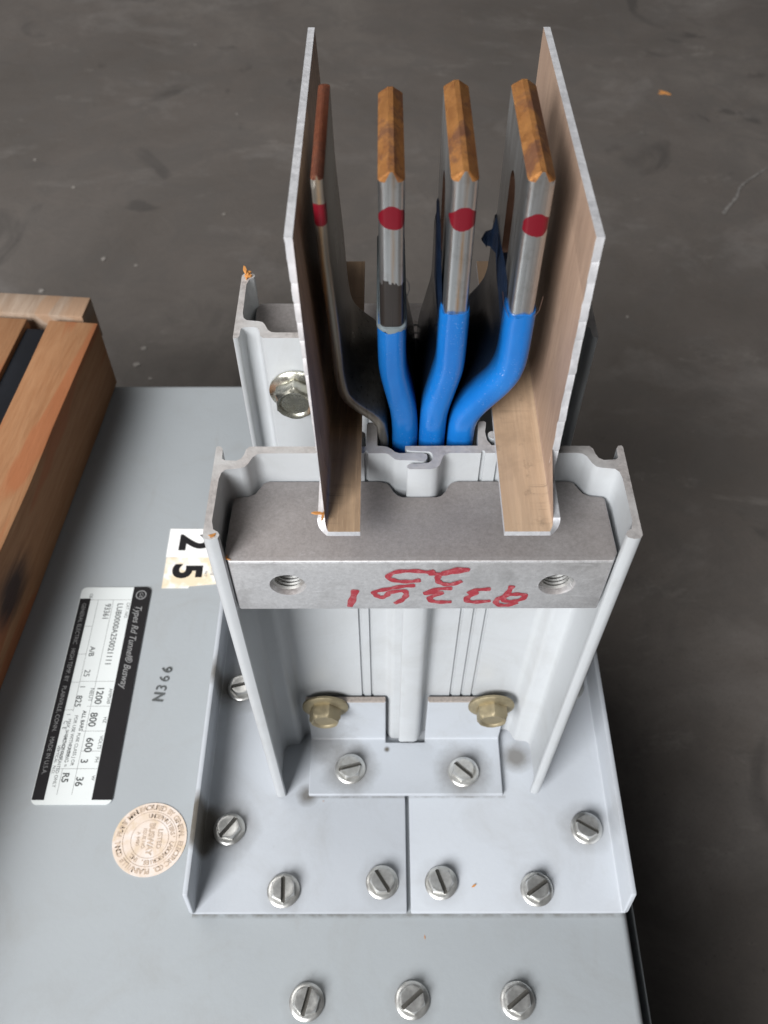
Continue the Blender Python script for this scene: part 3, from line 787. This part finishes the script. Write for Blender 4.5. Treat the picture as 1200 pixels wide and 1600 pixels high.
# torn copper-coloured fibres at the rims
def fibre(pts, rad, parent, mat='flake'):
    bm = bmesh.new(); P = [Vector(p) for p in pts]; Q = []
    for i in range(len(P)-1):
        for k in range(4): Q.append(P[i].lerp(P[i+1], k/4))
    Q.append(P[-1]); rings = []
    for i, p in enumerate(Q):
        t = (Q[min(i+1, len(Q)-1)]-Q[max(i-1, 0)]).normalized(); a = t.orthogonal().normalized(); b = t.cross(a)
        rings.append([bm.verts.new(p+(a*math.cos(q*2.094)+b*math.sin(q*2.094))*rad) for q in range(3)])
    for a, b in zip(rings, rings[1:]):
        for i in range(3): bm.faces.new((a[i], a[(i+1) % 3], b[(i+1) % 3], b[i]))
    return from_bm('torn_fibre', bm, [mat], parent, 60)
fibre([(.0400, .1816, .2655), (.0412, .1822, .2675), (.0420, .1840, .2705)], .00007, b4, 'slot')
fibre([(.0318, .1880, .2690), (.0320, .1850, .2672), (.0335, .1822, .2650)], .00008, b4, 'slot')
fibre([(.0062, .1860, .2690), (.0068, .1850, .2720), (.0066, .1845, .2745), (.0058, .1850, .2755)], .00009, b2, 'shred')

# ------------------------------------------------------------------ printed labels on the lid
ROT = Matrix(((0, 1, 0), (-1, 0, 0), (0, 0, 1)))        # reading direction -Y, letter tops toward +X
def text_mesh(items, origin, z, name, mat, parent, rot=ROT):
    """items: (string, u, v, size, align, shear, weight, width, extra_angle)"""
    bm = bmesh.new()
    for it in items:
        s, u, v, size = it[:4]; align = it[4] if len(it) > 4 else 'LEFT'; shear = it[5] if len(it) > 5 else 0
        wt = it[6] if len(it) > 6 else 0; wd = it[7] if len(it) > 7 else 1; ang = it[8] if len(it) > 8 else 0
        cu = bpy.data.curves.new('t', 'FONT'); cu.body = s; cu.size = size; cu.align_x = align; cu.align_y = 'CENTER'
        cu.shear = shear; cu.offset = wt; cu.resolution_u = 4
        to = bpy.data.objects.new('t', cu); C.objects.link(to)
        dg = bpy.context.evaluated_depsgraph_get(); dg.update()
        me = bpy.data.meshes.new_from_object(to.evaluated_get(dg))
        me.transform(Matrix.Scale(wd, 4, (1, 0, 0)))
        me.transform(Matrix.Rotation(ang, 4, 'Z')); me.transform(Matrix.Translation((u, v, 0)))
        bm.from_mesh(me); bpy.data.objects.remove(to); bpy.data.curves.remove(cu); bpy.data.meshes.remove(me)
    bm.transform(Matrix.Translation((origin[0], origin[1], z)) @ rot.to_4x4())
    me = bpy.data.meshes.new(name); bm.to_mesh(me); bm.free()
    return link(name, me, [mat], parent, 0)
def rrect(x0, x1, y0, y1, r, n=5, corners=(1, 1, 1, 1)):
    pts = []
    for k, (cx, cy, a0) in enumerate(((x1-r, y1-r, 0), (x0+r, y1-r, 90), (x0+r, y0+r, 180), (x1-r, y0+r, 270))):
        if corners[k]:
            for i in range(n+1): a = R(a0+90*i/n); pts.append((cx+r*math.cos(a), cy+r*math.sin(a)))
        else: pts.append(((x1, y1), (x0, y1), (x0, y0), (x1, y0))[k])
    return pts
def flat(pts, z0, z1, name, mat, parent):
    bm = bmesh.new(); prism(bm, pts, z0, z1); return from_bm(name, bm, [mat], parent, 0)

# nameplate
NX0, NX1, NY0, NY1 = -.1702, -.1312, .1416, .2643
npl = flat(rrect(NX0, NX1, NY0, NY1, .003), .00002, .0006, 'nameplate', 'plate_white', T)
tag(npl, 'white rating plate with black bands')
flat(rrect(-.1410, NX1+.0001, .1438, NY1+.0001, .003, 5, (1, 0, 0, 0)), .0005, .00075, 'printed_band', 'black', npl)
flat([(-.1699, .1438), (-.1640, .1438), (-.1640, .2568), (-.1699, .2568)], .0005, .00075, 'printed_band', 'black', npl)
O = (NX0, NY1)      # u along -Y from the far edge, v along +X from the outer edge
text_mesh([('Types Rd Tunnel® Busway', .0118, .0338, .0052, 'LEFT', .35, .00006, .88)], O, .0008, 'band_lettering', 'white_print', npl)
bm = bmesh.new()
for (r0, r1) in ((.0024, .0030),):
    for i in range(24):
        a, b = 2*math.pi*i/24, 2*math.pi*(i+1)/24
        bm.faces.new([bm.verts.new((NX0+.0340+r*math.cos(t), NY1-.0052+r*math.sin(t), .0008)) for r, t in ((r0, a), (r1, a), (r1, b), (r0, b))])
from_bm('round_emblem', bm, ['white_print'], npl, 0)
text_mesh([('GE', .0052, .0340, .0030, 'CENTER', .2)], O, .0008, 'emblem_lettering', 'white_print', npl)
text_mesh([('GENERAL ELECTRIC   HIGH TEMP. BY   PLAINVILLE, CONN.   MADE IN U.S.A.', .0105, .0032, .0031, 'LEFT', 0, 0, .93)], O, .0008, 'footer_lettering', 'faint_ink', npl)
its = [('CAT. NO.', .0100, .0277, .0024), ('LUB0000A250021111', .0105, .0232, .0044, 'LEFT', 0, .00004, .98), ('93361', .0108, .0165, .0046, 'LEFT', 0, .00004, .9),
       ('A/B', .0375, .0133, .0040, 'LEFT', 0, .00004), ('25', .0512, .0132, .0044), ('AMPS', .0622, .0277, .0024), ('3Ø', .0680, .0277, .0022), ('1200', .0610, .0222, .0050, 'LEFT', 0, .00008), ('NEUT', .0618, .0180, .0030),
       ('1', .0602, .0125, .0040), ('825', .0660, .0120, .0044, 'LEFT', 0, .00004), ('800', .0755, .0215, .0052, 'LEFT', 0, .00008), ('HZ', .0780, .0277, .0024), ('ALL BARS', .0745, .0165, .0026, 'LEFT', 0, .00005),
       ('600', .0890, .0222, .0052, 'LEFT', 0, .00008), ('VOLTS', .0880, .0277, .0024), ('3', .1000, .0215, .0050, 'LEFT', 0, .00006), ('PH', .0990, .0277, .0024), ('36', .1090, .0212, .0050, 'LEFT', 0, .00008), ('W', .1085, .0277, .0024),
       ('FOR USE WITH TYPE', .0770, .0128, .0024), ('MAX. SHORT CIRCUIT', .0790, .0098, .0022), ('FUSE CLASS J OR', .0865, .0160, .0023), ('RATING = ', .0925, .0128, .0026), ('R5', .1070, .0140, .0046, 'LEFT', 0, .0001),
       ('C  E', .0800, .0080, .0026), ('HORIZ. MOUNTED ONLY', .0880, .0095, .0023), ('VERTICAL  N.O.', .0930, .0075, .0021), ('1', .0760, .0086, .0026), ('GE', .0042, .0060, .0024)]
text_mesh(its, O, .00068, 'plate_lettering', 'ink', npl)
bm = bmesh.new()
def rule(u0, u1, v0, v1): box(bm, NX0+v0, NX0+v1, NY1-u1, NY1-u0, .0005, .00066)
W = .00016
rule(.0082, .0082+W, .0062, .0288); rule(.0082, .056, .0190, .0190+W); rule(.0082, .0750, .0105, .0105+W)
for u in (.0250, .0420, .0585, .0740): rule(u, u+W, .0062, .0105)
rule(.0580, .0580+W, .0105, .0288); rule(.0720, .0720+W, .0170, .0288); rule(.0855, .0855+W, .0170, .0288); rule(.0960, .0960+W, .0190, .0288); rule(.1050, .1050+W, .0105, .0288)
rule(.0560, .1180, .0190, .0190+W); rule(.105, .1180, .0118, .0118+W)
from_bm('ruled_line', bm, ['faint_ink'], npl, 0)

# number stickers 2 and 5
s2 = flat([(-.1262, .2852), (-.0955, .2846), (-.0960, .3048), (-.1264, .3052)], .00002, .00045, 'number_sticker', 'paper_white', T)
tag(s2, 'white sticker with black numeral 2')
s5 = flat([(-.1256, .2640), (-.1105, .2640), (-.1098, .2652), (-.0940, .2668), (-.0938, .2846), (-.1259, .2848)], .00002, .00035, 'number_sticker', 'paper_aged', T)
tag(s5, 'yellowed torn sticker with black numeral 5')
text_mesh([('2', .0100, .0147, .0245, 'CENTER', 0, .0009, .92)], (-.1262, .3052), .0006, 'numeral', 'black', s2)
text_mesh([('5', .0098, .0125, .0225, 'CENTER', 0, .0009, .92)], (-.1259, .2848), .0005, 'numeral', 'black', s5)
text_mesh([('TITE', .0075, .0275, .0026), ('PAT', .0095, .0240, .0022)], (-.1259, .2848), .0005, 'small_print', 'faint_ink', s5)

# stencilled N366, reading away from the camera
text_mesh([('N', .0002, .0, .0076, 'LEFT', 0, .00022, .92), ('3', .0062, .0, .0076, 'LEFT'), ('6', .0114, .0, .0076, 'LEFT'), ('6', .0166, .0, .0076, 'LEFT', 0, .00012)], (-.1172, .1945), .0004, 'stencil_marking', 'ink', T, Matrix(((.13, -1, 0), (1, .10, 0), (0, 0, 1))))

# round seal
sx, sy, sr = -.1102, .1254, .0170
seal = flat([(sx+sr*1.02*math.cos(2*math.pi*i/64), sy+sr*math.sin(2*math.pi*i/64)) for i in range(64)], .00002, .00035, 'round_seal', 'seal', T)
tag(seal, 'cream round inspection seal with worn brown print')
def ring_text(s, r, a0, a1, size, out):
    n = len(s)
    for i, ch in enumerate(s):
        if ch == ' ': continue
        a = a0+(a1-a0)*(i+.5)/n            # clockwise in the local reading frame
        out.append((ch, r*math.sin(a), r*math.cos(a), size, 'CENTER', 0, .00008, 1, -a))
its = []
ring_text('MANUFACTURED BY GENERAL ELECTRIC CO. PLAINVILLE CONN. PLANT ', .0146, R(-140), R(220), .0033, its)
ring_text("UNDERWRITERS' LABORATORIES, INC. ", .0106, R(-100), R(150), .0027, its)
text_mesh(its, (sx, sy), .0005, 'seal_lettering', 'seal_ink', seal)
text_mesh([('LISTED', 0, .0045, .0030, 'CENTER', 0, .00006), ('BUSWAY', 0, .0003, .0036, 'CENTER', 0, .00015), ('ISSUE NO.', 0, -.0028, .0022, 'CENTER'), ('A 4480', 0, -.0055, .0022, 'CENTER')], (sx, sy), .0005, 'seal_lettering', 'seal_ink', seal)
bm = bmesh.new()
for r in (.0087, .0125):
    for i in range(48):
        a, b = 2*math.pi*i/48, 2*math.pi*(i+1)/48
        bm.faces.new([bm.verts.new((sx+q*math.cos(t), sy+q*math.sin(t), .0005)) for q, t in ((r, a), (r+.00016, a), (r+.00016, b), (r, b))])
from_bm('seal_ring', bm, ['seal_ink'], seal, 0)

# ------------------------------------------------------------------ wooden pallet lying on the lid
PAL = empty('wooden_pallet', (-.1800, .4280, .0004), R(-5))
tag(PAL, 'wooden pallet of orange-brown boards lying across the left end of the box', 'pallet')
def board(x0, x1, y0, y1, z0, z1, mat, seed, w=.0012, name='board'):
    rg = random.Random(seed); bm = bmesh.new(); n = 14
    lo = []; 
    rings = []
    for i in range(n+1):
        y = y0+(y1-y0)*i/n
        j = [rg.uniform(-.0005, .0005) for _ in range(4)]
        rings.append([bm.verts.new((x0+j[0], y, z0)), bm.verts.new((x1+j[1], y, z0)), bm.verts.new((x1+j[2], y, z1+j[3]*.6)), bm.verts.new((x0+j[3], y, z1+j[2]*.6))])
    for a, b in zip(rings, rings[1:]):
        for i in range(4): k = (i+1) % 4; bm.faces.new((a[i], a[k], b[k], b[i]))
    bm.faces.new(rings[0][::-1]); bm.faces.new(rings[-1])
    o = from_bm(name, bm, [mat], PAL); bevel(o, w, 2, 60); return o
board(-.0315, 0, -.62, 0, 0, .052, 'wood', 1)
board(-.105, -.0455, -.62, 0, 0, .052, 'wood', 2)
board(-.175, -.118, -.62, 0, 0, .052, 'wood', 6)
board(-.0450, -.0320, -.61, -.006, .030, .0490, 'gap', 3, .0004, 'gap_strip')  # plain black strip filling the gap between two boards
board(-.1175, -.1055, -.61, -.006, .030, .0490, 'gap', 4, .0004, 'gap_strip')
bm = bmesh.new(); box(bm, 0, .42, 0, .0195, .020, .052)
o = from_bm('end_board', bm, ['wood_grey'], PAL); bevel(o, .0012, 2)
o.location = (-.4315, .0045, 0)

# ------------------------------------------------------------------ loose wood flakes
def flake(name_label, loc, size, seed, mat='flake', zs=.25, cat='wood chip', n=3):
    rg = random.Random(seed); bm = bmesh.new()
    for q in range(n):
        a0 = rg.random()*6.3; ox, oy = rg.uniform(-.4, .4)*size, rg.uniform(-.4, .4)*size
        L = size*rg.uniform(.5, 1); w = L*rg.uniform(.2, .45)
        pts = [(-L, -w*.3), (-L*.3, -w), (L*.6, -w*.7), (L, .1*w), (L*.3, w*.8), (-L*.6, w*.5)]
        ca, sa = math.cos(a0), math.sin(a0)
        pts = [(ox+x*ca-y*sa, oy+x*sa+y*ca) for x, y in pts]
        h = size*zs*(.5+.5*rg.random())
        prism(bm, pts, q*h*.35, q*h*.35+h)
    o = from_bm('wood_flake', bm, [mat], None, 0); o.location = loc
    o.rotation_euler = (rg.uniform(-.2, .2), rg.uniform(-.2, .2), 0)
    return tag(o, name_label, cat)
flake('orange splinters caught on the top rear corner of the left housing flange', (-.0500, .2615, H1+.0002), .0022, 3, zs=.6, n=5)
flake('small orange splinter on the near rounded corner of the left housing flange', (-.0490, .1449, H1+.0001), .0012, 5)
flake('thin orange splinter lying across the near cut edge of the left side plate', (-.0182, .1482, .2228), .0024, 8, n=2)
flake('orange shaving between the block and the left housing wall', (-.0468, .1462, .2042), .0014, 9)
flake('orange-brown chip on the right bracket plate between two screws', (.0404, .1035, .0031), .0020, 10, n=1, zs=.12)
flake('tiny tan speck on the bracket plate just before the angle bracket', (-.0293, .1421, .0031), .0009, 12, n=1, zs=.15)
flake('small yellowish fleck on the lid in front of the bracket seam', (.0174, .0829, .0001), .0011, 13, n=1, zs=.12)
flake('orange wood chip on the concrete floor beyond the right plate', (.4535, 1.388, FZ), .011, 15, n=2, zs=.12)
